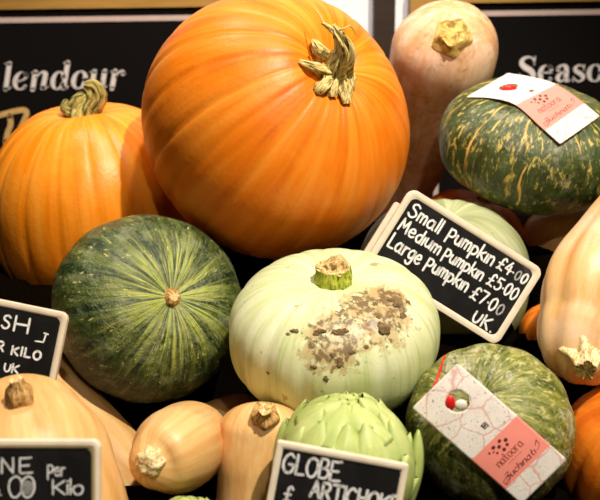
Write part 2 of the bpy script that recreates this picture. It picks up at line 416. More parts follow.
# ------------------------------------------------------------------ strokes
HAND = {
 'S': [[(.55, .88), (.35, 1), (.1, .88), (.12, .65), (.4, .5), (.55, .28), (.4, .03), (.15, 0), (0, .15)]],
 'm': [[(0, .6), (0, .3), (0, 0)], [(0, .4), (.12, .6), (.25, .55), (.28, .3), (.28, 0)], [(.28, .4), (.42, .6), (.55, .55), (.58, .3), (.58, 0)]],
 'a': [[(.4, .5), (.2, .62), (0, .4), (.02, .1), (.2, 0), (.38, .15), (.42, .6)], [(.42, .6), (.42, .1), (.5, 0)]],
 'l': [[(0, 1), (0, .5), (0, 0)]], 'i': [[(0, .6), (0, .3), (0, 0)]], 'j': [[(0, .6), (0, .3), (0, 0)], [(0, .82), (.01, .86)]],
 'P': [[(0, .8), (0, .3), (0, -.25)], [(0, .75), (.3, .8), (.46, .55), (.3, .28), (0, .28)]],
 'u': [[(0, .6), (0, .2), (.15, 0), (.33, .15), (.38, .6)], [(.38, .6), (.39, .3), (.4, 0)]],
 'p': [[(0, .6), (0, .1), (0, -.4)], [(0, .5), (.2, .62), (.42, .4), (.35, .1), (.15, 0), (0, .1)]],
 'k': [[(0, 1), (0, .5), (0, 0)], [(.38, .6), (.2, .45), (.02, .3)], [(.1, .35), (.25, .18), (.4, 0)]],
 'n': [[(0, .6), (0, .3), (0, 0)], [(0, .4), (.18, .62), (.35, .5), (.37, 0)]],
 '£': [[(.55, .85), (.4, 1), (.22, .85), (.2, .4), (.1, .05), (0, 0)], [(0, .02), (.2, .08), (.5, 0)], [(0, .48), (.2, .48), (.42, .48)]],
 '4': [[(.35, 1), (.18, .68), (0, .35)], [(0, .35), (.28, .35), (.55, .35)], [(.4, .7), (.4, .35), (.4, 0)]],
 '.': [[(.04, .38), (.06, .36)]], '_': [[(.04, .02), (.06, 0)]],
 '0': [[(.25, 1), (.05, .8), (0, .4), (.12, .03), (.32, .03), (.48, .4), (.42, .85), (.25, 1)]],
 'o': [[(.22, .62), (.04, .5), (0, .25), (.12, .02), (.32, .04), (.42, .3), (.38, .54), (.22, .62)]],
 'M': [[(0, 0), (.04, .5), (.08, .95)], [(.08, .95), (.2, .6), (.32, .3)], [(.32, .3), (.45, .65), (.56, .95)], [(.56, .95), (.6, .5), (.65, 0)]],
 'e': [[(.03, .33), (.25, .33), (.41, .4), (.3, .61), (.12, .57), (0, .32), (.1, .05), (.3, 0), (.45, .12)]],
 'd': [[(.38, .5), (.2, .6), (0, .35), (.1, .05), (.25, 0), (.4, .2)], [(.4, 1), (.4, .5), (.4, 0)]],
 '5': [[(.5, 1), (.3, 1), (.1, 1)], [(.1, 1), (.06, .58)], [(.06, .58), (.3, .64), (.5, .4), (.4, .08), (.15, 0), (0, .1)]],
 'L': [[(0, 1), (0, .5), (0, 0)], [(0, 0), (.2, 0), (.45, .02)]],
 'r': [[(0, .6), (0, .3), (0, 0)], [(0, .35), (.12, .56), (.32, .6)]],
 'g': [[(.4, .5), (.2, .62), (0, .4), (.05, .1), (.2, .05), (.38, .2), (.42, .6)], [(.42, .6), (.42, 0), (.35, -.32), (.15, -.38), (0, -.25)]],
 '7': [[(0, 1), (.25, 1), (.5, 1)], [(.5, 1), (.35, .5), (.2, 0)]],
 'U': [[(0, .8), (0, .3), (.15, 0), (.38, .1), (.48, .5), (.48, .8)]],
 'K': [[(0, .95), (0, .5), (0, 0)], [(.5, .9), (.25, .65), (.03, .42)], [(.1, .5), (.3, .25), (.52, 0)]],
 'H': [[(0, 1), (0, .5), (0, 0)], [(.5, 1), (.5, .5), (.5, 0)], [(0, .5), (.25, .5), (.5, .52)]],
 'O': [[(.3, 1), (.06, .8), (0, .4), (.16, .03), (.42, .03), (.6, .4), (.54, .85), (.3, 1)]],
 'R': [[(0, 1), (0, .5), (0, 0)], [(0, 1), (.35, 1), (.45, .75), (.3, .5), (0, .48)], [(.2, .48), (.35, .25), (.5, 0)]],
 'I': [[(0, 1), (0, .5), (0, 0)]],
 'N': [[(0, 0), (0, .5), (0, 1)], [(0, 1), (.25, .5), (.5, 0)], [(.5, 0), (.5, .5), (.5, 1)]],
 'E': [[(0, 1), (0, .5), (0, 0)], [(0, 1), (.25, 1), (.5, 1.04)], [(0, .5), (.2, .5), (.4, .52)], [(0, 0), (.25, 0), (.55, .04)]],
 'G': [[(.55, .85), (.35, 1), (.1, .8), (0, .4), (.15, .05), (.4, 0), (.58, .2), (.58, .45)], [(.34, .45), (.46, .45), (.62, .45)]],
 'B': [[(0, 1), (0, .5), (0, 0)], [(0, 1), (.35, .98), (.42, .75), (.3, .54), (0, .52)], [(.1, .52), (.42, .48), (.5, .25), (.35, .02), (0, 0)]],
 'A': [[(0, 0), (.15, .5), (.28, 1)], [(.28, 1), (.42, .5), (.56, 0)], [(.1, .36), (.28, .36), (.46, .36)]],
 'T': [[(0, 1), (.3, 1), (.6, 1)], [(.3, 1), (.3, .5), (.3, 0)]],
 'C': [[(.52, .85), (.32, 1), (.08, .8), (0, .4), (.14, .05), (.36, 0), (.55, .18)]],
 'c': [[(.36, .5), (.2, .62), (.02, .4), (.04, .12), (.2, 0), (.38, .12)]],
 'h': [[(0, 1), (0, .5), (0, 0)], [(0, .38), (.18, .62), (.34, .5), (.36, 0)]],
 't': [[(.12, .95), (.1, .3), (.18, .02), (.32, .06)], [(0, .62), (.15, .62), (.3, .62)]],
 'z': [[(0, .6), (.2, .62), (.38, .6)], [(.38, .6), (.2, .3), (0, 0)], [(0, 0), (.2, 0), (.42, .04)]],
 'Z': [[(.05, .9), (.3, 1), (.55, .92), (.35, .55), (.55, .3), (.35, .02), (.05, .05), (-.1, -.2)], [(.1, .52), (.25, .55), (.4, .55)]],
}
def ribbon(buf, pts, w, fn, cap=True):
    """pts (x, y) or (x, y, width) in a 2-D frame; fn maps (x, y) to world."""
    P = [(p[0], p[1]) for p in pts]; ws = [(p[2] if len(p) > 2 else w) / 2 for p in pts]
    n = len(P); l = []; r = []
    for i in range(n):
        a = P[max(0, i - 1)]; c = P[min(n - 1, i + 1)]; dx, dy = c[0] - a[0], c[1] - a[1]; m = math.hypot(dx, dy) or 1e-9
        nx, ny = -dy / m * ws[i], dx / m * ws[i]
        l.append((P[i][0] + nx, P[i][1] + ny)); r.append((P[i][0] - nx, P[i][1] - ny))
    buf.add([fn(*q) for q in l + r], [(i, i + 1, n + i + 1, n + i) for i in range(n - 1)])
    if cap:
        for k in (0, n - 1):
            vs = [fn(P[k][0] + ws[k] * math.cos(2 * PI * q / 12), P[k][1] + ws[k] * math.sin(2 * PI * q / 12)) for q in range(12)]
            buf.add(vs, [tuple(range(12))])
def write(buf, text, x, y, size, w, fn, gap=.2, aspect=1.0, jitter=.0, end=None):
    """y is the baseline, y up; end: x where the line should stop."""
    def wid(ch): return .28 if ch == ' ' else max(p[0] for s in HAND[ch] for p in s) + gap
    tot = sum(wid(c) for c in text) - gap
    if end is not None: aspect = (end - x) / (tot * size)
    for k, ch in enumerate(text):
        if ch != ' ':
            dy = jitter * size * (hsh(k, len(text)) - .5)
            for s in HAND[ch]:
                pts = [(x + p[0] * size * aspect, y + dy + p[1] * size) for p in s]
                if len(pts) > 2: pts = cat(pts, 5)
                ribbon(buf, pts, w, fn)
        x += wid(ch) * size * aspect
    return x

# ================================================================== PRODUCE
def produce(name, label, body, mat, parts=(), group=None, cat_='squash'):
    return thing(name, label, cat_, [('rind', body, mat)] + list(parts), group)

# -- the big orange pumpkin on top
d = 1.20
c = W(277, 126, d); ax = V(.50, .40, .77); R = S(133, d); H = R * .90
big = pumpkin(c, ax, R, H, 21, .018, 7.0, .15, .24, .08, 2.12, 3, .014)
bvb = BVHTree.FromPolygons(big.v, big.f)
def hit(bv, px, py):
    o = CM.translation; h = bv.ray_cast(o, (W(px, py, 1) - o).normalized()); return h[0]
def dep(bv, px, py): return -(CAMI @ hit(bv, px, py)).z
def sp(px, py, dd): return W(px, py, dd)
d0 = dep(bvb, 336, 82)
stem = sweep([sp(334, 90, d0 + .010), sp(335, 80, d0 - .010), sp(339, 66, d0 - .026), sp(345, 52, d0 - .040), sp(340, 37, d0 - .050), sp(333, 25, d0 - .056)],
             [(0, S(19, d)), (.18, S(16.5, d)), (.42, S(12.5, d)), (.7, S(9, d)), (.88, S(6, d)), (1, S(3, d))], 72, 40, 7, lambda t: .5 - .15 * t, 2.2, False, .12, 2, sharp=1.3, root=False)
for (pp, rr) in (
    ([(334, 76, .020), (322, 70, .022), (310, 65, .014), (299, 61, .002)], (8, 7, 6, 2)),
    ([(330, 78, .016), (322, 86, .012), (317, 93, .001)], (9, 8, 4)),
    ([(335, 80, .018), (332, 89, .012), (332, 97, .002)], (9, 7.5, 5)),
    ([(340, 78, .018), (345, 92, .011), (347, 104, .001)], (9, 7.5, 5.5)),
    ([(342, 68, .026), (350, 78, .016), (351, 90, .001)], (8, 7, 4)),
    ([(337, 66, .028), (328, 58, .026), (318, 50, .020), (312, 40, .012)], (5.5, 5, 4, 2)),
    ([(335, 60, .030), (324, 48, .026), (313, 40, .013)], (2.6, 2.2, 1.6)),
    ([(322, 62, .012), (318, 52, .010), (312, 42, .008)], (6, 7, 2.5)),
    ):
    n = len(pp)
    stem.join(sweep([sp(x, y, dep(bvb, x, y) - z) for x, y, z in pp], [(i / (n - 1), S(r_, d)) for i, r_ in enumerate(rr)], 20, 18, 4, .38, 1.5, False, .14, 3 + pp[0][0], root=False))
for (pp, rr) in (([(344, 52, .044), (338, 36, .052), (328, 27, .056), (322, 23, .054)], (5, 4, 3.2, 1.8)), ([(345, 58, .040), (353, 54, .042), (353, 63, .034)], (3.5, 3, 2))):
    n = len(pp)
    stem.join(sweep([sp(x, y, d0 - z) for x, y, z in pp], [(i / (n - 1), S(r_, d)) for i, r_ in enumerate(rr)], 18, 16, 4, .35, 1.5, False, .12, 3 + pp[0][0], root=False))
tend = sweep([sp(337, 31, d0 - .056), sp(343, 29, d0 - .062), sp(350, 26, d0 - .056), sp(354, 31, d0 - .05), sp(356, 35, d0 - .044)], [(0, S(1.0, d)), (1, S(.5, d))], 8, 24, root=False)
tend.join(sweep([sp(324, 24, d0 - .054), sp(319, 14, d0 - .045), sp(314, 9, d0 - .035)], [(0, S(1.0, d)), (1, S(.4, d))], 8, 12, root=False))
produce('pumpkin', 'largest orange pumpkin on top of the heap with a gnarled dry straw stem', big, M_BIG,
        [('stem', stem, M_STEMDRY, False, 'gnarled twisted dry stem'), ('tendril', tend, M_STEMDRY)], cat_='pumpkin')

# -- orange pumpkin at the left
d = 1.36
c = W(97, 209, d); ax = V(-.05, .93, .36); R = S(107, d); H = R * 1.01
med = pumpkin(c, ax, R, H, 19, .016, 5.0, .12, .30, .08, 2.08, 9, .008)
tp = c + ax * H * .83; d0 = -(CM.inverted() @ tp).z
stem = sweep([sp(84, 130, d0 + .00), sp(84, 119, d0 - .008), sp(86, 107, d0 - .012), sp(93, 97, d0 - .014), sp(92, 89, d0 - .018), sp(84, 85, d0 - .022)],
             [(0, S(27, d)), (.16, S(22, d)), (.45, S(16.5, d)), (.75, S(13, d)), (.9, S(9, d)), (1, S(4, d))], 60, 36, 7, lambda t: .42, 1.6, False, .06, 5, sharp=1.3, root=False)
stem.join(sweep([sp(78, 117, d0 - .014), sp(70, 113, d0 - .022), sp(64, 108, d0 - .022), sp(67, 100, d0 - .018)], [(0, S(8, d)), (.5, S(6, d)), (1, S(3, d))], 20, 16, 4, .4, 1, False, .1, 2, root=False))
produce('pumpkin', 'golden orange pumpkin at far left with a thick olive stem, below the black lendour board', med, M_MED,
        [('stem', stem, M_STEMOLV, False, 'thick ridged olive-brown stem')], cat_='pumpkin')

# -- dark green kabocha facing the viewer
d = 1.10
c = W(149, 308, d); ax = V(.46, .20, .86); R = S(96.5, d); H = R * .76
kab = pumpkin(c, ax, R * .985, H, 11, .012, 1.4, .06, .25, .08, 2.2, 21, .014)
tp = pole(c, ax, H, .065)
stem = sweep([tp - ax * .004, tp + ax * .003, tp + ax * .006, tp + ax * .008], [(0, S(9.5, d)), (.4, S(9, d)), (.8, S(7.5, d)), (1, S(5, d))], 30, 12, 8, .12, 0, True, .06, 3, jag=.002, root=False)
produce('kabocha_squash', 'round dark green squash with light green rays around a brown stem scar', kab, M_KAB, [('stem', stem, [M_STEMBRN, M_CUT], False, 'small brown stub')])

# -- white pumpkin
d = .985
c = W(334, 331, d); ax = V(-.03, .87, .49); R = S(105, d); H = R * .64
whi = pumpkin(c, ax, R, H, 16, .022, 2.6, .15, .33, .12, 2.5, 31, .008)
zmin = min(v.z for v in whi.v); cc = sum(whi.v, Vector()) / len(whi.v); org = Vector((cc.x, cc.y, zmin))
bv = BVHTree.FromPolygons(whi.v, whi.f)
spots = [((hit(bv, 375, 312) - org), S(54, d), .70), ((hit(bv, 335, 340) - org), S(50, d), .72), ((hit(bv, 392, 300) - org), S(26, d), .66)]
M_WHITE = m_white('pale_green_white_rind', [(tuple(p), r, l) for p, r, l in spots])
clods = []
for (px, py, r, e) in ((384, 330, 6, .8), (381, 325, 3.5, 1), (339, 332, 6, .55), (344, 331, 4, .7), (321, 331, 5.5, .45), (316, 334, 3, .7), (295, 331, 4.2, .5), (288, 334, 2, .8),
                       (375, 304, 3, .9), (397, 305, 4.5, .7), (403, 315, 3, 1.2), (391, 300, 3.5, .6), (408, 302, 2.4, 1), (378, 316, 2.6, 1.2), (314, 367, 3, .6), (340, 363, 3.5, 1.2), (326, 379, 2.6, 1.2), (268, 373, 2.6, .5), (352, 352, 3, .8), (366, 347, 2.6, .8), (333, 355, 3, .7)):
    h = bv.ray_cast(CM.translation, (W(px, py, 1) - CM.translation).normalized())
    if h[0] is None: continue
    n = h[1]; q = n.to_track_quat('Z', 'Y'); bb = dotball((0, 0, 0), S(r, d), 1, e, .35, 8)
    for k, v in enumerate(bb.v):
        v2 = v * (1 + .55 * (hsh(round(v.x * 900) + px, round(v.y * 900) + py) - .5))
        bb.v[k] = h[0] + q @ v2
    clods.append(('soil_crumb', bb, None, False))
g = G('dry_soil'); M_SOIL = g.out(g.ramp(g.noise(g.obj(), 160, 5, .7), [(.3, (.09, .055, .025)), (.7, (.30, .19, .09))]), .95, g.bump(g.noise(g.obj(), 300, 4), .8, .003), .1)
tp = pole(c, ax, H, .145)
stem = sweep([tp - ax * .004, tp + ax * .010, tp + ax * .020], [(0, S(21, d)), (.25, S(19.5, d)), (.7, S(18.5, d)), (1, S(17, d))], 66, 16, 11, .10, 0, True, .03, 4, jag=.003, root=False)
tp2 = tp + ax * .0195
crust = sweep([tp2 - ax * .001, tp2 + ax * .003, tp2 + ax * .006 + V(-.3, .1, 0) * .003], [(0, S(16, d)), (.5, S(13.5, d)), (1, S(9, d))], 40, 10, 7, .25, 0, False, .1, 7, jag=.004, sharp=1.5, root=False)
produce('pumpkin', 'flattened pale greenish-white pumpkin with a patch of brown soil on its side', whi, M_WHITE,
        [('stem', stem, [M_STEMGRN, M_CUT], False, 'short yellow-green stem stub', [('cut_top', crust, M_CUT)]), ] + [(q[0], q[1], M_SOIL, False) for q in clods], cat_='pumpkin')

# -- pinkish squash at the top right
sp5 = [W(449, 8, 1.315), W(446, 42, 1.36), W(432, 100, 1.455), W(410, 165, 1.56), W(386, 222, 1.66)]
t0 = 1.345
b5 = sweep(sp5, [(0, 0), (.17, S(54.5, t0)), (.40, S(51, t0)), (.62, S(41, t0)), (.85, S(37, t0)), (1, 0)], 60, 60, 9, .022, 0, False, .010, 4, sharp=3)
axis5 = (sp5[0] - sp5[1]).normalized()
def penta_stem(base, axis, r, h, seed, lobes=5, cap=M_CUT, mat=M_STEMYEL):
    return sweep([base - axis * .006, base + axis * h * .35, base + axis * h], [(0, r), (.35, r * .92), (.75, r * .72), (1, r * .66)], 60, 14, lobes, .17, .3, True, .05, seed, jag=.004, sharp=1.2, root=False)
ax5 = (axis5 * .8 + V(.1, .0, 1) * .5).normalized()
bv5 = BVHTree.FromPolygons(b5.v, b5.f); h5 = bv5.ray_cast(CM.translation, (W(452, 36, 1) - CM.translation).normalized())
n5 = (h5[1] + ax5 * .3).normalized()
stem5 = penta_stem(h5[0], n5, S(22, 1.25), .012, 1.0)
produce('butternut_squash', 'pinkish-tan squash at top right leaning up behind the big pumpkin', b5, M_PINK,
        [('stem', stem5, [M_STEMYEL, M_STEMYEL], False, 'yellow five-lobed stem')])

# -- green squash with yellow flecks on the right
d = 1.28
c6 = W(531, 144, d); ax = V(.10, .84, .53); R = S(92, d); H = R * .62
b6 = pumpkin(c6, ax, R, H, 10, .030, 2.0, .12, .3, .1, 2.35, 41, .010)
tp = pole(c6, ax, H, .12)
produce('striped_squash', 'dark green squash with yellow flecks wearing a card tag at upper right', b6, M_STR)
bv6 = BVHTree.FromPolygons(b6.v, b6.f)

# -- shaded butternut under it
b7 = sweep([W(570, 204, 1.37), W(570, 226, 1.37), W(570, 266, 1.37), W(570, 312, 1.37)], [(0, 0), (.26, S(46, 1.37)), (.55, S(45, 1.37)), (.8, S(50, 1.37)), (1, 0)], 48, 40, lump=.01, seed=2)
produce('butternut_squash', 'shaded brown butternut squash wedged under the yellow-flecked green squash', b7, M_TANDIRT)

# -- ridged cream squash at the right edge
sp8 = [W(584, 376, .985), W(586, 352, .975), W(594, 322, .985), W(603, 285, 1.0), W(626, 248, 1.03), W(668, 203, 1.07), W(708, 166, 1.10)]
b8 = sweep(sp8, [(0, 0), (.16, S(53, 1.0)), (.30, S(58, 1.0)), (.46, S(54, 1.0)), (.66, S(56, 1.0)), (.85, S(50, 1.0)), (1, 0)], 90, 64, 9, .06, .4, False, .008, 1, sharp=2.6)
bv8 = BVHTree.FromPolygons(b8.v, b8.f); h8 = bv8.ray_cast(CM.translation, (W(585, 358, 1) - CM.translation).normalized())
n8 = (h8[1] + V(-.05, -.45, .5) * .6).normalized()
st8 = sweep([h8[0] - n8 * .008, h8[0] + n8 * .006, h8[0] + n8 * .024], [(0, S(25, .93)), (.25, S(20, .93)), (.6, S(14, .93)), (1, S(12, .93))], 60, 16, 5, lambda t: .42 - .2 * t, .3, True, .07, 2.2, jag=.006, sharp=1.2, root=False)
produce('butternut_squash', 'pale creamy-orange ridged squash at the right edge, its stem end hanging down', b8, M_CREAM,
        [('stem', st8, [M_STEMPALE, M_STEMYEL], False, 'pale star-shaped corky stem')])

# -- pale green pumpkin behind the price board
d = 1.24
c9 = W(441, 281, d); ax9 = V(.03, .9, .4); R = S(86, d); H = R * .93
b9 = pumpkin(c9, ax9, R, H, 16, .03, 2.2, .13, .3, .1, 2.3, 51, .008)
M_PALE = m_white('pale_sage_rind', None, (.27, .30, .12), (.47, .49, .28), (.22, .27, .08))
produce('pumpkin', 'pale sage green pumpkin half hidden behind the pumpkin price board', b9, M_PALE, cat_='pumpkin')

# -- orange pumpkins peeping through the gaps
def small_orange(px, py, d, rpx, ratio, axis, seed, label):
    c = W(px, py, d); R = S(rpx, d); H = R * ratio
    b = pumpkin(c, axis, R, H, 16, .05, 2.2, .14, .3, .1, 2.2, seed, .008)
    tp = pole(c, axis, H, .14)
    st = sweep([tp - axis * .005, tp + axis * .010, tp + axis * .022], [(0, S(12, d)), (.4, S(8, d)), (1, S(6, d))], 36, 12, 6, .3, .5, True, .05, seed, root=False)
    produce('pumpkin', label, b, M_RED, [('stem', st, [M_STEMOLV, M_CUT])], cat_='pumpkin')
small_orange(466, 246, 1.46, 58, .95, V(.3, .9, .3), 61, 'orange pumpkin peeping out between the price board and the yellow-flecked squash')
small_orange(551, 332, 1.16, 31, .9, V(.1, .9, .4), 62, 'small orange pumpkin low in the gap between the price board and the cream squash')
small_orange(642, 458, .95, 82, .9, V(.1, .85, .5), 63, 'orange pumpkin in the bottom right corner below the cream squash')

# -- olive mottled squash with the tag
d = .908
c11 = W(490, 426, d); ax = V(-.38, .5, .78); R = S(82, d); H = R * .93
b11 = pumpkin(c11, ax, R, H, 12, .025, 1.6, .13, .3, .1, 2.2, 71, .012)
tp = pole(c11, ax, H, .13)
st11 = sweep([tp - ax * .004, tp + ax * .002, tp + ax * .005], [(0, S(9, d)), (.5, S(7, d)), (1, S(6, d))], 30, 10, 6, .2, 0, True, .05, 2, root=False)
produce('striped_squash', 'olive green mottled squash with a pink card tag at lower right', b11, M_MOT, [('stem', st11, [M_STEMBRN, M_CUT])])
bv11 = BVHTree.FromPolygons(b11.v, b11.f)

# -- butternuts in the bottom left
def knob(bv, px, py, lean, r, h, seed, mats, lab, lob=5, dp=.14, prof=None):
    hh = bv.ray_cast(CM.translation, (W(px, py, 1) - CM.translation).normalized())
    n = (hh[1] + lean).normalized()
    b = sweep([hh[0] - n * .005, hh[0] + n * h * .5, hh[0] + n * h], prof or [(0, r * .9), (.3, r), (.65, r * .8), (.85, r * .5), (1, r * .42)], 44, 18, lob, dp, .4, True, .05, seed, jag=.002, root=False)
    return ('stem', b, mats, False, lab)
b12 = sweep([W(20, 399, .865), W(22, 418, .845), W(32, 458, .815), W(42, 520, .80), W(45, 585, .80)], [(0, 0), (.17, S(58, .83)), (.42, S(77, .82)), (.72, S(86, .81)), (1, 0)], 60, 56, lump=.008, seed=1)
bv12 = BVHTree.FromPolygons(b12.v, b12.f)
produce('butternut_squash', 'pale tan butternut squash in the lower left corner between two chalkboards', b12, M_TAN,
        [knob(bv12, 20, 400, V(.0, .75, .3), S(15.5, .8), .022, 3, [M_STEMBRN, M_CUT], 'tan woody knob stem', prof=[(0, S(14, .8)), (.3, S(15.5, .8)), (.6, S(13, .8)), (.8, S(8, .8)), (1, S(7, .8))])])
b13 = sweep([W(-20, 332, 1.10), W(10, 360, 1.09), W(70, 422, 1.075), W(122, 476, 1.07), W(154, 510, 1.065)], [(0, 0), (.2, S(40, 1.08)), (.5, S(40, 1.08)), (.78, S(39, 1.08)), (1, 0)], 48, 44, lump=.008, seed=3)
produce('butternut_squash', 'shaded butternut squash lying under the dark green kabocha squash', b13, M_TAN)
b14 = sweep([W(144, 468, .80), W(153, 463, .816), W(174, 451, .85), W(200, 437, 1.02), W(238, 418, 1.17), W(258, 412, 1.23)], [(0, 0), (.16, S(44, .845)), (.33, S(46, .865)), (.55, S(32, .95)), (.8, S(29, 1.02)), (1, 0)], 60, 56, lump=.008, seed=5)
bv14 = BVHTree.FromPolygons(b14.v, b14.f)
produce('butternut_squash', 'tan butternut squash at bottom left pointing its rough whitish round end forward', b14, M_TAN,
        [knob(bv14, 150, 462, V(-.25, -.1, .6), S(16, .84), .009, 7, [M_STEMPALE, M_STEMPALE], 'rough whitish corky stub', 7, .22, [(0, S(15, .84)), (.5, S(15.5, .84)), (.85, S(12, .84)), (1, S(9, .84))])])
b15 = sweep([W(265, 402, .91), W(264, 418, .907), W(262, 455, .908), W(262, 510, .91), W(262, 560, .91)], [(0, 0), (.16, S(42, .92)), (.42, S(44.5, .92)), (.72, S(47, .92)), (1, 0)], 56, 50, lump=.008, seed=6)
bv15 = BVHTree.FromPolygons(b15.v, b15.f)
produce('butternut_squash', 'upright tan butternut squash with a knobbly cut stem left of the artichoke', b15, M_TAN,
        [knob(bv15, 265, 417, V(.05, .35, .7), S(14, .9), .020, 9, [M_STEMBRN, M_CUT], 'brown knob stem with a whitish cut tip', prof=[(0, S(13, .9)), (.25, S(15, .9)), (.5, S(14, .9)), (.66, S(8, .9)), (.8, S(6.5, .9)), (1, S(7, .9))])])

# -- artichokes
def artichoke(center, axis, R, H, seed):
    z = Vector(axis).normalized(); x = z.cross(Vector((.1, .2, 1))).normalized(); y = z.cross(x)
    b = pumpkin(center, axis, R * .86, H * .86, 8, .0, 2, 0, .3, 0, 2.1, seed, 0, 40, 30)
    b.a = [(.5, .2, 0)] * len(b.v)
    rows = [(162, 6, .5), (140, 7, .62), (118, 7, .72), (98, 7, .80), (80, 6, .84), (62, 6, .86), (46, 5, .9), (30, 4, .9)]
    for ri, (phb, n, wf) in enumerate(rows):
        for k in range(n):
            th0 = 2 * PI * (k + .5 * (ri % 2)) / n + .25 * (hsh(k, ri + seed) - .5)
            dphi = math.radians(58 if ri < 5 else 40) * (.9 + .2 * hsh(k, ri * 3 + seed))
            wmax = 2 * PI / n * .62
            lift = .08 + .06 * hsh(k + 7, ri + seed) - (.03 if ri > 6 else 0)
            nb, na = 12, 8; fr = []; bk = []; at = []
            for jb in range(nb + 1):
                t = jb / nb; ph = math.radians(phb) - t * dphi
                wt = wmax * (.95 + .15 * t) * max(.02, (1 - t ** 2.6)) ** .75
                sph = max(.16, math.sin(ph))
                for ja in range(na + 1):
                    a = 2 * ja / na - 1
                    off = .86 + .17 * (1 - a * a) * (1 - .45 * t) + lift * t ** 1.6 + .022 * (8 - ri) / 8
                    thk = .022 * (1 - .6 * t)
                    th = th0 + a * wt * wf / sph * math.sin(math.radians(max(40, phb - 20))) if ph < .5 else th0 + a * wt
                    def pos(o):
                        return center + x * (math.cos(th) * math.sin(ph) * R * o) + y * (math.sin(th) * math.sin(ph) * R * o) + z * (math.cos(ph) * H * o)
                    fr.append(pos(off)); bk.append(pos(off - thk)); at.append((a * .5 + k + ri * 3.1, t, a))
            n1 = len(fr); fs = []
            ix = lambda j, i: j * (na + 1) + i
            for j in range(nb):
                for i in range(na):
                    q = (ix(j, i), ix(j, i + 1), ix(j + 1, i + 1), ix(j + 1, i)); fs.append(q); fs.append(tuple(n1 + v for v in reversed(q)))
            rim = [ix(0, i) for i in range(na)] + [ix(j, na) for j in range(nb)] + [ix(nb, i) for i in range(na, 0, -1)] + [ix(j, 0) for j in range(nb, 0, -1)]
            for u, v in zip(rim, rim[1:] + rim[:1]): fs.append((v, u, n1 + u, n1 + v))
            b.add(fr + bk, fs, at + at)
    return b
def bract(base, tip, width, bend, face, seed):
    """one loose outer leaf: cupped, pointed."""
    base, tip = Vector(base), Vector(tip); ln = tip - base; sd = ln.cross(face).normalized(); nn = sd.cross(ln).normalized()
    nb, na = 14, 8; fr, bk, at = [], [], []
    for j in range(nb + 1):
        t = j / nb; w = width * (.55 + .8 * t) * max(.02, 1 - t ** 2.6) ** .7
        for i in range(na + 1):
            a = 2 * i / na - 1
            p = base + ln * t + sd * (a * w) + nn * (bend * math.sin(PI * t) * ln.length - a * a * w * .45)
            fr.append(p); bk.append(p - nn * .0022); at.append((a * .5 + seed, t, a))
    n1 = len(fr); ix = lambda j, i: j * (na + 1) + i; fs = []
    for j in range(nb):
        for i in range(na):
            q = (ix(j, i), ix(j, i + 1), ix(j + 1, i + 1), ix(j + 1, i)); fs.append(q); fs.append(tuple(n1 + v for v in reversed(q)))
    rim = [ix(0, i) for i in range(na)] + [ix(j, na) for j in range(nb)] + [ix(nb, i) for i in range(na, 0, -1)] + [ix(j, 0) for j in range(nb, 0, -1)]
    for u, v in zip(rim, rim[1:] + rim[:1]): fs.append((v, u, n1 + u, n1 + v))
    return Buf().add(fr + bk, fs, at + at)
ca = W(344, 466, .82); axa = V(.04, .93, .36)
art = artichoke(ca, axa, S(69, .82), S(70, .82), 3)
lv1 = bract(W(411, 505, .825), W(419, 430, .82), S(9, .82), .10, V(.5, .1, 1), 2)
lv2 = bract(W(411, 440, .84), W(384, 406, .835), S(6, .83), .06, V(.5, .6, .6), 5)
lv3 = bract(W(284, 500, .84), W(280, 436, .83), S(8, .83), .10, V(-.6, .1, 1), 8)
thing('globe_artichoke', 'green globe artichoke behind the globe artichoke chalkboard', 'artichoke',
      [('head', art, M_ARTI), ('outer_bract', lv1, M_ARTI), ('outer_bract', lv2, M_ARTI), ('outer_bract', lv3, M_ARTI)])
ca2 = W(186, 543, .79)
thing('globe_artichoke', 'green artichoke only just showing its tips at the bottom edge below the butternuts', 'artichoke',
      [('head', artichoke(ca2, V(.1, .9, .4), S(41, .79), S(46, .79), 11), M_ARTI)])

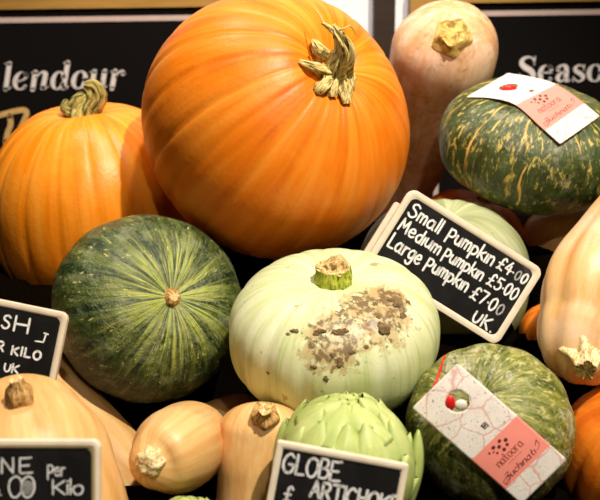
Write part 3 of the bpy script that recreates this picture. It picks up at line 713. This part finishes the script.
# ================================================================== CHALKBOARD SIGNS
def rrect(x0, y0, x1, y1, r, n=8):
    out = []
    for cx, cy, a0 in ((x1 - r, y0 + r, -90), (x1 - r, y1 - r, 0), (x0 + r, y1 - r, 90), (x0 + r, y0 + r, 180)):
        for k in range(n + 1):
            a = math.radians(a0 + 90 * k / n); out.append((cx + r * math.cos(a), cy + r * math.sin(a)))
    return out
def sign(px, py, ang, w, h, d, label, writing, fw=7, r=7, two_tone=False, tilt=0.0, group='chalkboard price signs'):
    """px, py: upper left corner; w, h: size in pixels at depth d; tilt leans the top back."""
    a = math.radians(ang); ux, uy = V(math.cos(a), -math.sin(a), 0), V(math.sin(a), math.cos(a), 0)
    o = W(px, py, d); k = d / F; nn = ux.cross(uy)
    if tilt: q = Matrix.Rotation(tilt, 3, ux); uy = q @ uy; nn = q @ nn
    def at(u, v, wv=0.0): return o + ux * (u * k) - uy * (v * k) + nn * wv
    outer = rrect(0, 0, w, h, r); mid = rrect(fw * .5, fw * .5, w - fw * .5, h - fw * .5, r * .8); inner = rrect(fw, fw, w - fw, h - fw, r * .7)
    ins = lambda q: rrect(q, q, w - q, h - q, max(1, r - q))
    loops = [(outer, -.006), (outer, .0006), (ins(.6), .0016), (ins(fw * .5), .0018), (ins(fw * .8), .0014), (inner, .0004), (inner, -.006)]
    b = Buf(); n = len(outer); vs = [at(u, v, z) for lp, z in loops for u, v in lp]; fs = []; mi = []
    for L in range(len(loops)):
        for i in range(n):
            L2 = (L + 1) % len(loops)
            fs.append((L * n + i, L * n + (i + 1) % n, L2 * n + (i + 1) % n, L2 * n + i)); mi.append(1 if two_tone and L in (3, 4, 5) else 0)
    b.add(vs, fs); b.mi = mi
    pan = Buf(); m = [at(u, v, .0) for u, v in inner] + [at(u, v, -.006) for u, v in inner]
    pan.add(m, [tuple(range(n)), tuple(reversed(range(n, 2 * n)))])
    parts = [('frame', b, [M_FRAME, M_FRAMEIN], True), ('slate_panel', pan, M_SLATE, True)]
    def surf(u, v): return at(u, -v, .0004)
    for nm, mt, fn in writing:
        wb = Buf(); fn(wb, surf); parts.append((nm, wb, mt, True))
    cpt = at(w / 2, h, -.003)
    return thing('price_sign', label, 'price sign', parts, group, cpt)

def wr_price(b, s):
    write(b, 'Small', 11.5, -25, 14, 2.1, s, .22, 1, .06, 47)
    write(b, 'Pumpkin', 57, -24.5, 14, 2.2, s, .2, 1, .06, 109)
    write(b, '£4.', 115, -23, 12.5, 2.0, s, .18, 1, 0, 132)
    write(b, '0', 142.5, -22.5, 10, 2.1, s)
    write(b, 'Medium', 11, -43, 13.5, 2.1, s, .2, 1, .08, 58)
    write(b, 'Pumpkin', 64, -43, 13, 2.1, s, .2, 1, .06, 108)
    write(b, '£5.00', 115, -41.5, 12.5, 2.0, s, .22, 1, .08, 147)
    write(b, 'Large', 11, -62, 15, 2.2, s, .2, 1, .06, 47)
    write(b, 'Pumpkin', 54, -60.5, 13.5, 2.2, s, .2, 1, .08, 101)
    write(b, '£7.0', 108, -62, 13, 2.1, s, .2, 1, .05, 135)
    write(b, 'UK_', 122, -81, 13, 2.2, s, .25, 1, 0, 144)
def wr_d1(b, s): write(b, '0', 135.5, -23, 9.5, 1.6, s)
def wr_d2(b, s): write(b, '0', 138, -62, 11, 1.8, s)
sign(411, 187, 32, 157, 90, 1.075, 'tilted chalkboard listing small, medium and large pumpkin prices', [('chalk_writing', M_CHALK, wr_price), ('faint_writing', M_CHALKDIM, wr_d1), ('faint_writing', M_CHALKDIM, wr_d2)], 7, 9)
sign(395, 201, 32, 140, 66, 1.092, 'chalkboard hidden behind the pumpkin price board, only its pale edge showing', [], 7, 3)

def wr_sh(b, s):
    write(b, 'S', 50, -27, 13, 2.2, s); write(b, 'H', 62.5, -27.5, 14.5, 2.3, s, .2, 1.9)
    write(b, 'OR', 40, -50, 9, 2.2, s, .2, 1, 0, 56); write(b, 'KILO', 65, -51, 8.5, 2.2, s, .3, 1, .1, 94)
    write(b, 'UK', 61, -69, 9, 2.0, s, .2, 1.3); ribbon(b, [(82, -70), (84, -70)], 1.6, s)
    ribbon(b, [(95, -25), (94, -33)], 1.6, s); ribbon(b, [(86, -33.5), (94, -33)], 1.6, s); ribbon(b, [(93, -24), (97, -24.5)], 1.6, s)
sign(-42, 291, 11.5, 113, 84, .905, 'chalkboard at the left edge reading per kilo UK, below the golden orange pumpkin', [('chalk_writing', M_CHALK, wr_sh)], 6.5, 8)

def wr_ne(b, s):
    write(b, 'NE', 47, -33, 15, 2.0, s, .3, 1.5)
    write(b, '00', 54, -57, 21, 2.0, s, -.02, 1.3); write(b, 'L', 44, -55, 6, 1.6, s)
    write(b, 'Per', 93, -35.5, 13, 1.9, s, .12, 1, .05, 110); write(b, 'Kjlo', 98, -54, 15, 1.9, s, .12, 1, .06, 128)
def wr_ne_dim(b, s):
    for k in range(6): ribbon(b, [(70 + k * 1.6, -40 - .5 * k), (66 + 2.2 * k, -54)], 1.2, s)
sign(-45, 440, .0, 145, 100, .705, 'chalkboard in the bottom left corner reading per kilo, on the front butternut', [('chalk_writing', M_CHALKSOFT, wr_ne), ('faint_writing', M_CHALKDIM, wr_ne_dim)], 8.5, 9, True)

def wr_gl(b, s):
    write(b, 'GLOBE', 10, -29, 19, 2.7, s, .14, 1, .06, 68)
    write(b, 'ARTICHOKE', 42, -49, 16, 3.0, s, .16, 1, .06, 132)
    write(b, '£', 17, -58, 15, 2.6, s, .2, .9)
sign(277.5, 440.5, 10.5, 134, 96, .735, 'chalkboard reading globe artichoke in front of the artichoke', [('chalk_writing', M_CHALKSOFT, wr_gl)], 7, 2.5)

# ================================================================== CARD TAGS
def tag(label, mapf, hole, band, wpx, lpx, extras):
    """mapf(s, t, off) -> world; s across (0..wpx), t along (0..lpx)."""
    ns, nt = 32, 72
    def P(i, j): return [wpx * i / ns, lpx * j / nt]
    g = {}
    hx, hy, hr = hole
    dead = set()
    for j in range(nt):
        for i in range(ns):
            m = (wpx * (i + .5) / ns, lpx * (j + .5) / nt)
            if math.hypot(m[0] - hx, m[1] - hy) < hr: dead.add((i, j))
    xy = {}
    for j in range(nt + 1):
        for i in range(ns + 1):
            p = P(i, j); ad = [(i + a, j + b) for a in (-1, 0) for b in (-1, 0)]
            k = sum(q in dead for q in ad)
            if 0 < k < 4:
                v = math.hypot(p[0] - hx, p[1] - hy); p = [hx + (p[0] - hx) / v * hr, hy + (p[1] - hy) / v * hr]
            # rounded corners
            rc = 3.0
            for cx, sx in ((rc, -1), (wpx - rc, 1)):
                for cy, sy in ((rc, -1), (lpx - rc, 1)):
                    ddx, ddy = (p[0] - cx) * sx, (p[1] - cy) * sy
                    if ddx > 0 and ddy > 0 and math.hypot(ddx, ddy) > rc:
                        q = rc / max(math.hypot(ddx, ddy), 1e-6); p = [cx + sx * ddx * q, cy + sy * ddy * q]
            xy[i, j] = p
    b = Buf(); n1 = (ns + 1) * (nt + 1); ix = lambda i, j: j * (ns + 1) + i
    vs = [mapf(*xy[i, j], 0.0) for j in range(nt + 1) for i in range(ns + 1)] + [mapf(*xy[i, j], -.0007) for j in range(nt + 1) for i in range(ns + 1)]
    fs, mi, edge = [], [], {}
    for j in range(nt):
        for i in range(ns):
            if (i, j) in dead: continue
            q = (ix(i, j), ix(i + 1, j), ix(i + 1, j + 1), ix(i, j + 1)); fs.append(q); fs.append(tuple(n1 + v for v in reversed(q)))
            t = (j + .5) / nt; k = 1 if band[0] < t < band[1] else 0
            mi += [k, 0]
            for u, v in zip(q, q[1:] + q[:1]): edge[(u, v)] = 1
    for (u, v) in list(edge):
        if (v, u) not in edge: fs.append((v, u, n1 + u, n1 + v)); mi.append(0)
    b.add(vs, fs); b.mi = mi
    parts = [('card', b, [M_MAP, M_SALMON], False)]
    for e in extras: parts.append(e)
    return thing('produce_tag', label, 'tag', parts, 'card tags on the squashes', collide=True)

def tag_print(mapf, wpx, lpx, b0, b1):
    s_ = lambda x, y: mapf(x, y, .0004)
    lt = Buf(); em = Buf(); sc = Buf(); lo = Buf()
    L = (b1 - b0)
    fl = lambda x, y: s_(x, b0 - y)                              # y up towards the hole end
    for (x, y, r_) in ((.27, .16, 1.1), (.33, .21, .9), (.38, .13, 1.9), (.36, .28, 1.2), (.45, .21, 1.9), (.52, .12, 1.8), (.60, .20, 2.0), (.56, .30, 1.7), (.47, .33, 1.8)):
        cx, cy = x * wpx, -y * L
        em.add([fl(cx + r_ * math.cos(q * PI / 6), cy + r_ * math.sin(q * PI / 6)) for q in range(12)], [tuple(range(12))])
    write(lt, 'natoora', wpx * .22, -.56 * L, 8.5, .85, fl, .16, 1, 0, wpx * .74)
    ribbon(lt, [(wpx * .36, -.64 * L), (wpx * .62, -.64 * L)], .4, fl)
    sh = lambda x, y: fl(x + (y + .9 * L) * .35, y)
    write(sc, 'Zuchinati', wpx * .13, -.90 * L, 6.5, .6, sh, .16, 1, .05, wpx * .76)
    ribbon(sc, cat([(wpx * .80, -.88 * L), (wpx * .90, -.8 * L), (wpx * .90, -.70 * L), (wpx * .84, -.76 * L), (wpx * .92, -.68 * L)], 6), .5, fl)
    ribbon(sc, cat([(wpx * .22, -.88 * L), (wpx * .1, -.96 * L), (wpx * .09, -.84 * L), (wpx * .24, -.84 * L)], 6), .5, fl)
    sq = Buf(); cx, cy = wpx * .55, lpx * .435
    for r_, wd in ((2.4, 1.3), (.8, 1.0)):
        ribbon(sq, [(cx - r_, cy - r_), (cx + r_, cy - r_), (cx + r_, cy + r_), (cx - r_, cy + r_), (cx - r_, cy - r_)], wd, s_)
    em.join(sq)
    return [('emblem', em, M_INK, True), ('printed_lettering', lt, M_INKSOFT, True), ('script_lettering', sc, M_INK, True)]

# tag lying on the olive squash
WT, LT = 64.0, 146.0
A0 = Vector((412, 408)); es = Vector((46, -45)).normalized(); et = Vector((109, 96)).normalized()
def map11(s, t, off):
    p = A0 + es * s + et * t
    u, v = (s / WT - .5), (t / LT - .5)
    dep = .819 + .020 * v * v + .006 * u * u - .003 * v
    h = hit(bv11, p.x, p.y)
    if h is not None: dep = min(dep, -(CAMI @ h).z - .003)
    return W(p.x, p.y, dep) + V(0, 0, 1) * off
h_ = hit(bv11, 452, 402)
el = dotball(map11(29, 23.5, -.0008), S(7.2, .84), .72, .45, 1.12)
def on11(px, py): return W(px, py, -(CAMI @ hit(bv11, px, py)).z - .0015)
el2 = sweep([on11(445, 356), on11(441, 367), on11(437, 380), on11(431, 394), on11(436, 402)], [(0, .0013), (1, .0013)], 10, 20, root=False)
seal = dotball(map11(34.5, 33, -.003), S(6.5, .84), 1.0, .5, .9)
tag('pink and map-printed card tag lying on the olive mottled squash', map11, (35.5, 27.5, 11.5), (.545, .845), WT, LT,
    [('elastic_loop', el, M_ELASTIC), ('elastic_cord', el2, M_ELASTIC), ('seal', seal, M_WSEAL)] + tag_print(map11, WT, LT, LT * .545, LT * .845))

# tag bent over the top of the flecked squash
NE = [(466, 97), (492, 98), (516, 105), (540, 126), (560, 144)]
FA = [(508, 73), (532, 77), (556, 84), (579, 99), (600, 116)]
DN = [1.250, 1.216, 1.192, 1.163, 1.150]
DF = [1.305, 1.298, 1.275, 1.228, 1.198]
WT6, LT6 = 64.0, 146.0
def spl(a, t):
    t = max(0, min(.99999, t)) * (len(a) - 1); i = int(t); w = t - i
    g = lambda k: a[max(0, min(len(a) - 1, k))]
    f = lambda p, q, r, s: .5 * (2 * q + (r - p) * w + (2 * p - 5 * q + 4 * r - s) * w * w + (3 * q - p - 3 * r + s) * w ** 3)
    p = [g(i - 1), g(i), g(i + 1), g(i + 2)]
    return f(*p) if not isinstance(a[0], tuple) else (f(*[x[0] for x in p]), f(*[x[1] for x in p]))
def map6(s, t, off):
    u, v = s / WT6, t / LT6
    n, f_ = spl(NE, v), spl(FA, v); dn, df = spl(DN, v), spl(DF, v)
    px, py = n[0] + (f_[0] - n[0]) * u, n[1] + (f_[1] - n[1]) * u
    dep = dn + (df - dn) * u - .010 * 4 * max(0, u * (1 - u))
    h = hit(bv6, px, py)
    if h is not None: dep = min(dep, -(CAMI @ h).z - .003)
    return W(px, py, dep) + V(-.1, .75, .65) * off
el6 = sweep([map6(26, 26, -.010), map6(24, 33, .001), map6(28, 40, .002), map6(36, 42, -.008)], [(0, .003), (.5, .0045), (1, .003)], 14, 16, root=False)
tag('pink and map-printed card tag bent over the yellow-flecked squash at upper right', map6, (32, 32, 10), (.50, .80), WT6, LT6,
    [('elastic_loop', el6, M_ELASTIC)] + tag_print(map6, WT6, LT6, LT6 * .50, LT6 * .80))

# ================================================================== SETTING
def box(buf, x0, y0, z0, x1, y1, z1, mi=0):
    v = [(x, y, z) for z in (z0, z1) for y in (y0, y1) for x in (x0, x1)]
    return buf.add(v, [(0, 2, 3, 1), (4, 5, 7, 6), (0, 1, 5, 4), (2, 6, 7, 3), (0, 4, 6, 2), (1, 3, 7, 5)], None, mi)
def struct(name, buf, m):
    o = mesh_ob(name, buf, m, Vector(), None, True); o['kind'] = 'structure'; return o
YB = 1.86
YW = 1.90
struct('floor', box(Buf(), -2.2, -1.6, -.1, 2.2, YW + .1, 0), M_FLOOR)
struct('wall_back', box(Buf(), -2.2, YW, 0, 2.2, YW + .1, 2.9), M_WALL)
for i, (a, b_) in enumerate(((239.5, 261), (374, 395.5))):
    x0, x1 = WY(a, 20, YB).x, WY(b_, 20, YB).x
    struct('trim_%d' % (i + 1), box(Buf(), x0, YB + .005, 0, x1, YW, 2.7), M_BROWN)

# display boards (hung on the wall)
zt = WY(150, 7.5, YB).z                       # underside of the top rail, left board
def board(name, x0, x1, ztop, label, side, inset, letters, right):
    fw = .036; zb = .70
    fr = Buf()
    box(fr, x0, YB - .008, ztop, x1, YW, ztop + fw); box(fr, x0, YB - .008, zb, x1, YW, zb + fw)
    box(fr, x0, YB - .008, zb + fw, x0 + fw, YW, ztop); box(fr, x1 - fw, YB - .008, zb + fw, x1, YW, ztop)
    pn = Buf(); box(pn, x0 + fw, YB, zb + fw, x1 - fw, YW, ztop)
    ln = Buf(); lw = .0105; i0 = .022
    X0, X1, Z0, Z1 = x0 + fw + inset, x1 - fw - inset, zb + fw + inset, ztop - i0 + .006
    y_ = YB - .0012
    for q in ((X0, Z1 - lw, X1, Z1), (X0, Z0, X1, Z0 + lw), (X0, Z0 + lw, X0 + lw, Z1 - lw), (X1 - lw, Z0 + lw, X1, Z1 - lw)):
        box(ln, q[0], y_, q[1], q[2], YB, q[3])
    parts = [('frame', fr, M_OAK, True), ('panel', pn, M_BOARD, True), ('border_line', ln, M_LINE, True)] + letters
    t = thing(name, label, 'board', parts, 'black lettered boards on the wall', Vector(((x0 + x1) / 2, YB, zb)), collide=False)

# serif letters: variable-width strokes; x-height .66
def oval(cx, cy, rx, ry, wk, wn, a0=0, a1=360, n=28):
    out = []
    for k in range(n + 1):
        a = math.radians(a0 + (a1 - a0) * k / n); out.append((cx + rx * math.cos(a), cy + ry * math.sin(a), wn + (wk - wn) * abs(math.cos(a)) ** 1.6))
    return out
K, T = .165, .045
SER = {
 'l': (.30, [[(.13, 0.03, K), (.13, .97, K)], [(-.02, .97, T), (.13, .98, T)], [(.10, .03, .09), (.2, .02, T), (.30, .10, T)]]),
 'e': (.54, [oval(.27, .33, .20, .32, K, T, 40, 320), [(.42, .52, .11), (.40, .60, .08), (.30, .65, T)], [(.44, .53, .12), (.40, .42, .08), (.25, .33, T), (.10, .32, T)]]),
 'n': (.66, [[(.13, 0, K), (.13, .64, K)], [(0, .62, T), (.13, .64, T)], [(.17, .42, T), (.30, .60, .06), (.40, .64, .10), (.48, .56, K), (.48, .3, K), (.46, .06, K)], [(.46, .05, .10), (.54, .02, T), (.64, .10, T)]]),
 'd': (.66, [oval(.25, .32, .18, .32, K, T, 25, 335), [(.48, .04, K), (.48, .98, K)], [(.34, .97, T), (.48, .98, T)], [(.47, .04, .09), (.55, .02, T), (.64, .10, T)]]),
 'o': (.56, [oval(.27, .33, .20, .32, K, T)]),
 'u': (.66, [[(.13, .64, K), (.13, .2, K), (.18, .06, .12), (.28, .02, .06), (.38, .12, T), (.44, .28, T)], [(0, .62, T), (.13, .64, T)], [(.48, .64, K), (.48, .04, K)], [(.47, .04, .09), (.55, .02, T), (.64, .10, T)]]),
 'r': (.46, [[(.13, 0, K), (.13, .64, K)], [(0, .62, T), (.13, .64, T)], [(.17, .40, T), (.26, .58, .06), (.36, .63, .10), (.42, .56, .15), (.42, .54, .15)]]),
 'S': (.74, [[(.58, .74, T), (.52, .92, .05), (.36, .98, .07), (.17, .90, .13), (.13, .74, .18), (.26, .59, .21), (.46, .46, .21), (.57, .28, .18), (.52, .09, .12), (.34, .02, .06), (.16, .07, .05), (.09, .28, T)], [(.585, .68, .05), (.60, .99, .05)], [(.08, .33, .05), (.07, .01, .05)]]),
 'E': (.60, [oval(.29, .33, .21, .32, .18, T, 45, 320), [(.46, .50, .15), (.42, .60, .10), (.31, .65, T)], [(.50, .37, .05), (.10, .37, .05)]]),
 'a': (.62, [[(.12, .48, .15), (.13, .55, .13), (.22, .64, .06), (.36, .62, .13), (.42, .48, .17), (.42, .12, .17), (.48, .03, .08), (.58, .08, T)], [(.40, .40, T), (.22, .34, .09), (.12, .18, .17), (.18, .05, .10), (.28, .04, .06), (.40, .16, T)]]),
 's': (.54, [[(.42, .50, T), (.36, .62, .05), (.24, .64, .06), (.12, .55, .12), (.14, .42, .15), (.30, .32, .17), (.42, .19, .15), (.36, .05, .08), (.22, .02, .05), (.08, .16, T)], [(.43, .44, T), (.44, .66, T)], [(.07, .21, T), (.06, .01, T)]]),
 'O': (.62, [oval(.30, .33, .22, .32, .18, T)]),
}
def serif(word, px0, px1, pyb, cap_px, shear, mat, gap):
    """word on the board plane between two pixel columns."""
    p0, p1 = WY(px0, pyb, YB), WY(px1, pyb, YB); hgt = (WY(px0, pyb - cap_px, YB) - p0).z
    tot = sum(SER[c][0] + gap for c in word) - gap; sx = (p1.x - p0.x) / tot
    b = Buf(); x = 0
    zb = (p0.z + p1.z) / 2
    for ch in word:
        w, st = SER[ch]
        for s in st:
            pts = [(x + q[0], q[1], q[2]) for q in s]
            if len(pts) > 2 and len(pts) < 20: pts = cat(pts, 6)
            ribbon(b, pts, .1, lambda X, Y: Vector((p0.x + (X + shear * Y) * sx, YB - .0015, zb + Y * hgt)))
        x += w + gap
    return b
lb = serif('lendour', 2, 122, 89, 27, .22, None, .04)
tanl = Buf()
tf = lambda x, y: (lambda p: Vector((p.x, YB - .0015, p.z)))(WY(x, y, YB))
for s in ([(-25, 120), (0, 115), (15, 111), (24, 110), (27, 113), (24, 121), (20, 130), (16, 142)], [(10, 116), (11, 124), (8, 132), (6, 142)], [(-14, 121), (-14, 130), (-17, 142)]):
    ribbon(tanl, cat(s, 6), 5.5, tf)
xr = WY(227, 8, YB).x
board('display_board', xr - .98, xr, zt, 'black wall board at upper left with lendour in slanted white lettering', 0, .022,
      [('lettering', lb, M_LETTER, True), ('tan_lettering', tanl, M_LTAN, True)], True)
xl = WY(408.5, 90, YB).x
rbw = serif('SEasO', 517, 603, 82, 26, 0, None, .0)
board('display_board', xl, xl + .98, zt, 'black wall board at upper right with Seaso in upright white serif lettering', 0, .022, [('lettering', rbw, M_LETTER, True)], False)

# display table: black felt moulded to the heap, over a solid stand
allb = Buf()
for b in PRODUCE: allb.v += b.v; allb.f += [tuple(i + len(allb.v) - len(b.v) for i in f) for f in b.f]
bvh = BVHTree.FromPolygons(allb.v, allb.f)
def base(x, y):
    if y < .75: z = -.50 - .12 * (.75 - y)
    elif y < 1.22: z = -.50 + .36 * (y - .75)
    elif y < 1.36: z = -.331
    elif y < 1.56: z = -.331 - .45 * (y - 1.36)
    else: z = -.421
    z -= .13 * math.exp(-((x + .19) / .10) ** 2 - ((y - .99) / .11) ** 2)
    return z + CAMZ
X0, X1, Y0, Y1, ST = -.80, .80, .56, 1.83, .0125
nx, ny = int((X1 - X0) / ST), int((Y1 - Y0) / ST)
hs = [[0] * (ny + 1) for _ in range(nx + 1)]
for i in range(nx + 1):
    for j in range(ny + 1):
        x, y = X0 + (X1 - X0) * i / nx, Y0 + (Y1 - Y0) * j / ny
        h = bvh.ray_cast(Vector((x, y, .2)), Vector((0, 0, 1)))
        z = base(x, y)
        if h[0] is not None: z = min(z, h[0].z - .0015)
        hs[i][j] = z
h2 = [[min(hs[a][b] for a in (max(0, i - 1), i, min(nx, i + 1)) for b in (max(0, j - 1), j, min(ny, j + 1))) for j in range(ny + 1)] for i in range(nx + 1)]
vs = [(X0 + (X1 - X0) * i / nx, Y0 + (Y1 - Y0) * j / ny, h2[i][j]) for i in range(nx + 1) for j in range(ny + 1)]
ix = lambda i, j: i * (ny + 1) + j
fs = [(ix(i, j), ix(i + 1, j), ix(i + 1, j + 1), ix(i, j + 1)) for i in range(nx) for j in range(ny)]
felt = Buf().add(vs, fs)
rim = [ix(i, 0) for i in range(nx)] + [ix(nx, j) for j in range(ny)] + [ix(i, ny) for i in range(nx, 0, -1)] + [ix(0, j) for j in range(ny, 0, -1)]
n = len(rim); low = [Vector((felt.v[k].x, felt.v[k].y, 0)) for k in rim]
skirt = Buf().add([felt.v[k].copy() for k in rim] + low, [((i + 1) % n, i, n + i, n + (i + 1) % n) for i in range(n)] + [tuple(range(n, 2 * n))])
thing('display_table', 'black felt-covered display table under the whole heap of squash', 'table', [('felt_top', felt, M_CLOTH), ('skirt', skirt, M_CLOTH, True)], None, Vector((0, 1.2, 0)), collide=False)

# ================================================================== LIGHT
def aim(o, tgt):
    o.rotation_euler = (Vector(tgt) - o.location).to_track_quat('-Z', 'Y').to_euler()
def spot(name, loc, tgt, power, col, size, ang=60, blend=.4):
    l = bpy.data.lights.new(name, 'SPOT'); l.energy = power; l.color = col; l.shadow_soft_size = size; l.spot_size = math.radians(ang); l.spot_blend = blend
    o = bpy.data.objects.new(name, l); COL.objects.link(o); o.location = loc; aim(o, tgt)
spot('ceiling_spotlight', (.60, .20, 2.88), (.03, 1.05, 1.15), 180, (1, .91, .77), .03)
spot('ceiling_spotlight', (-.45, 1.32, 2.95), (-.1, 1.05, 1.15), 40, (1, .90, .74), .03)
spot('ceiling_spotlight', (.22, -.50, 2.45), (0, 1.1, 1.15), 24, (1, .91, .77), .04)
spot('wall_spotlight', (.1, 1.0, 2.8), (.0, 1.9, 1.6), 60, (1, .96, .93), .06, 70)
w = bpy.data.worlds.new('shop_interior'); scene.world = w; w.use_nodes = True
w.node_tree.nodes['Background'].inputs[0].default_value = (1, .80, .58, 1)
w.node_tree.nodes['Background'].inputs[1].default_value = .02
scene.view_settings.view_transform = 'Standard'; scene.view_settings.look = 'None'
scene.view_settings.gamma = 1; scene.view_settings.exposure = 0.3
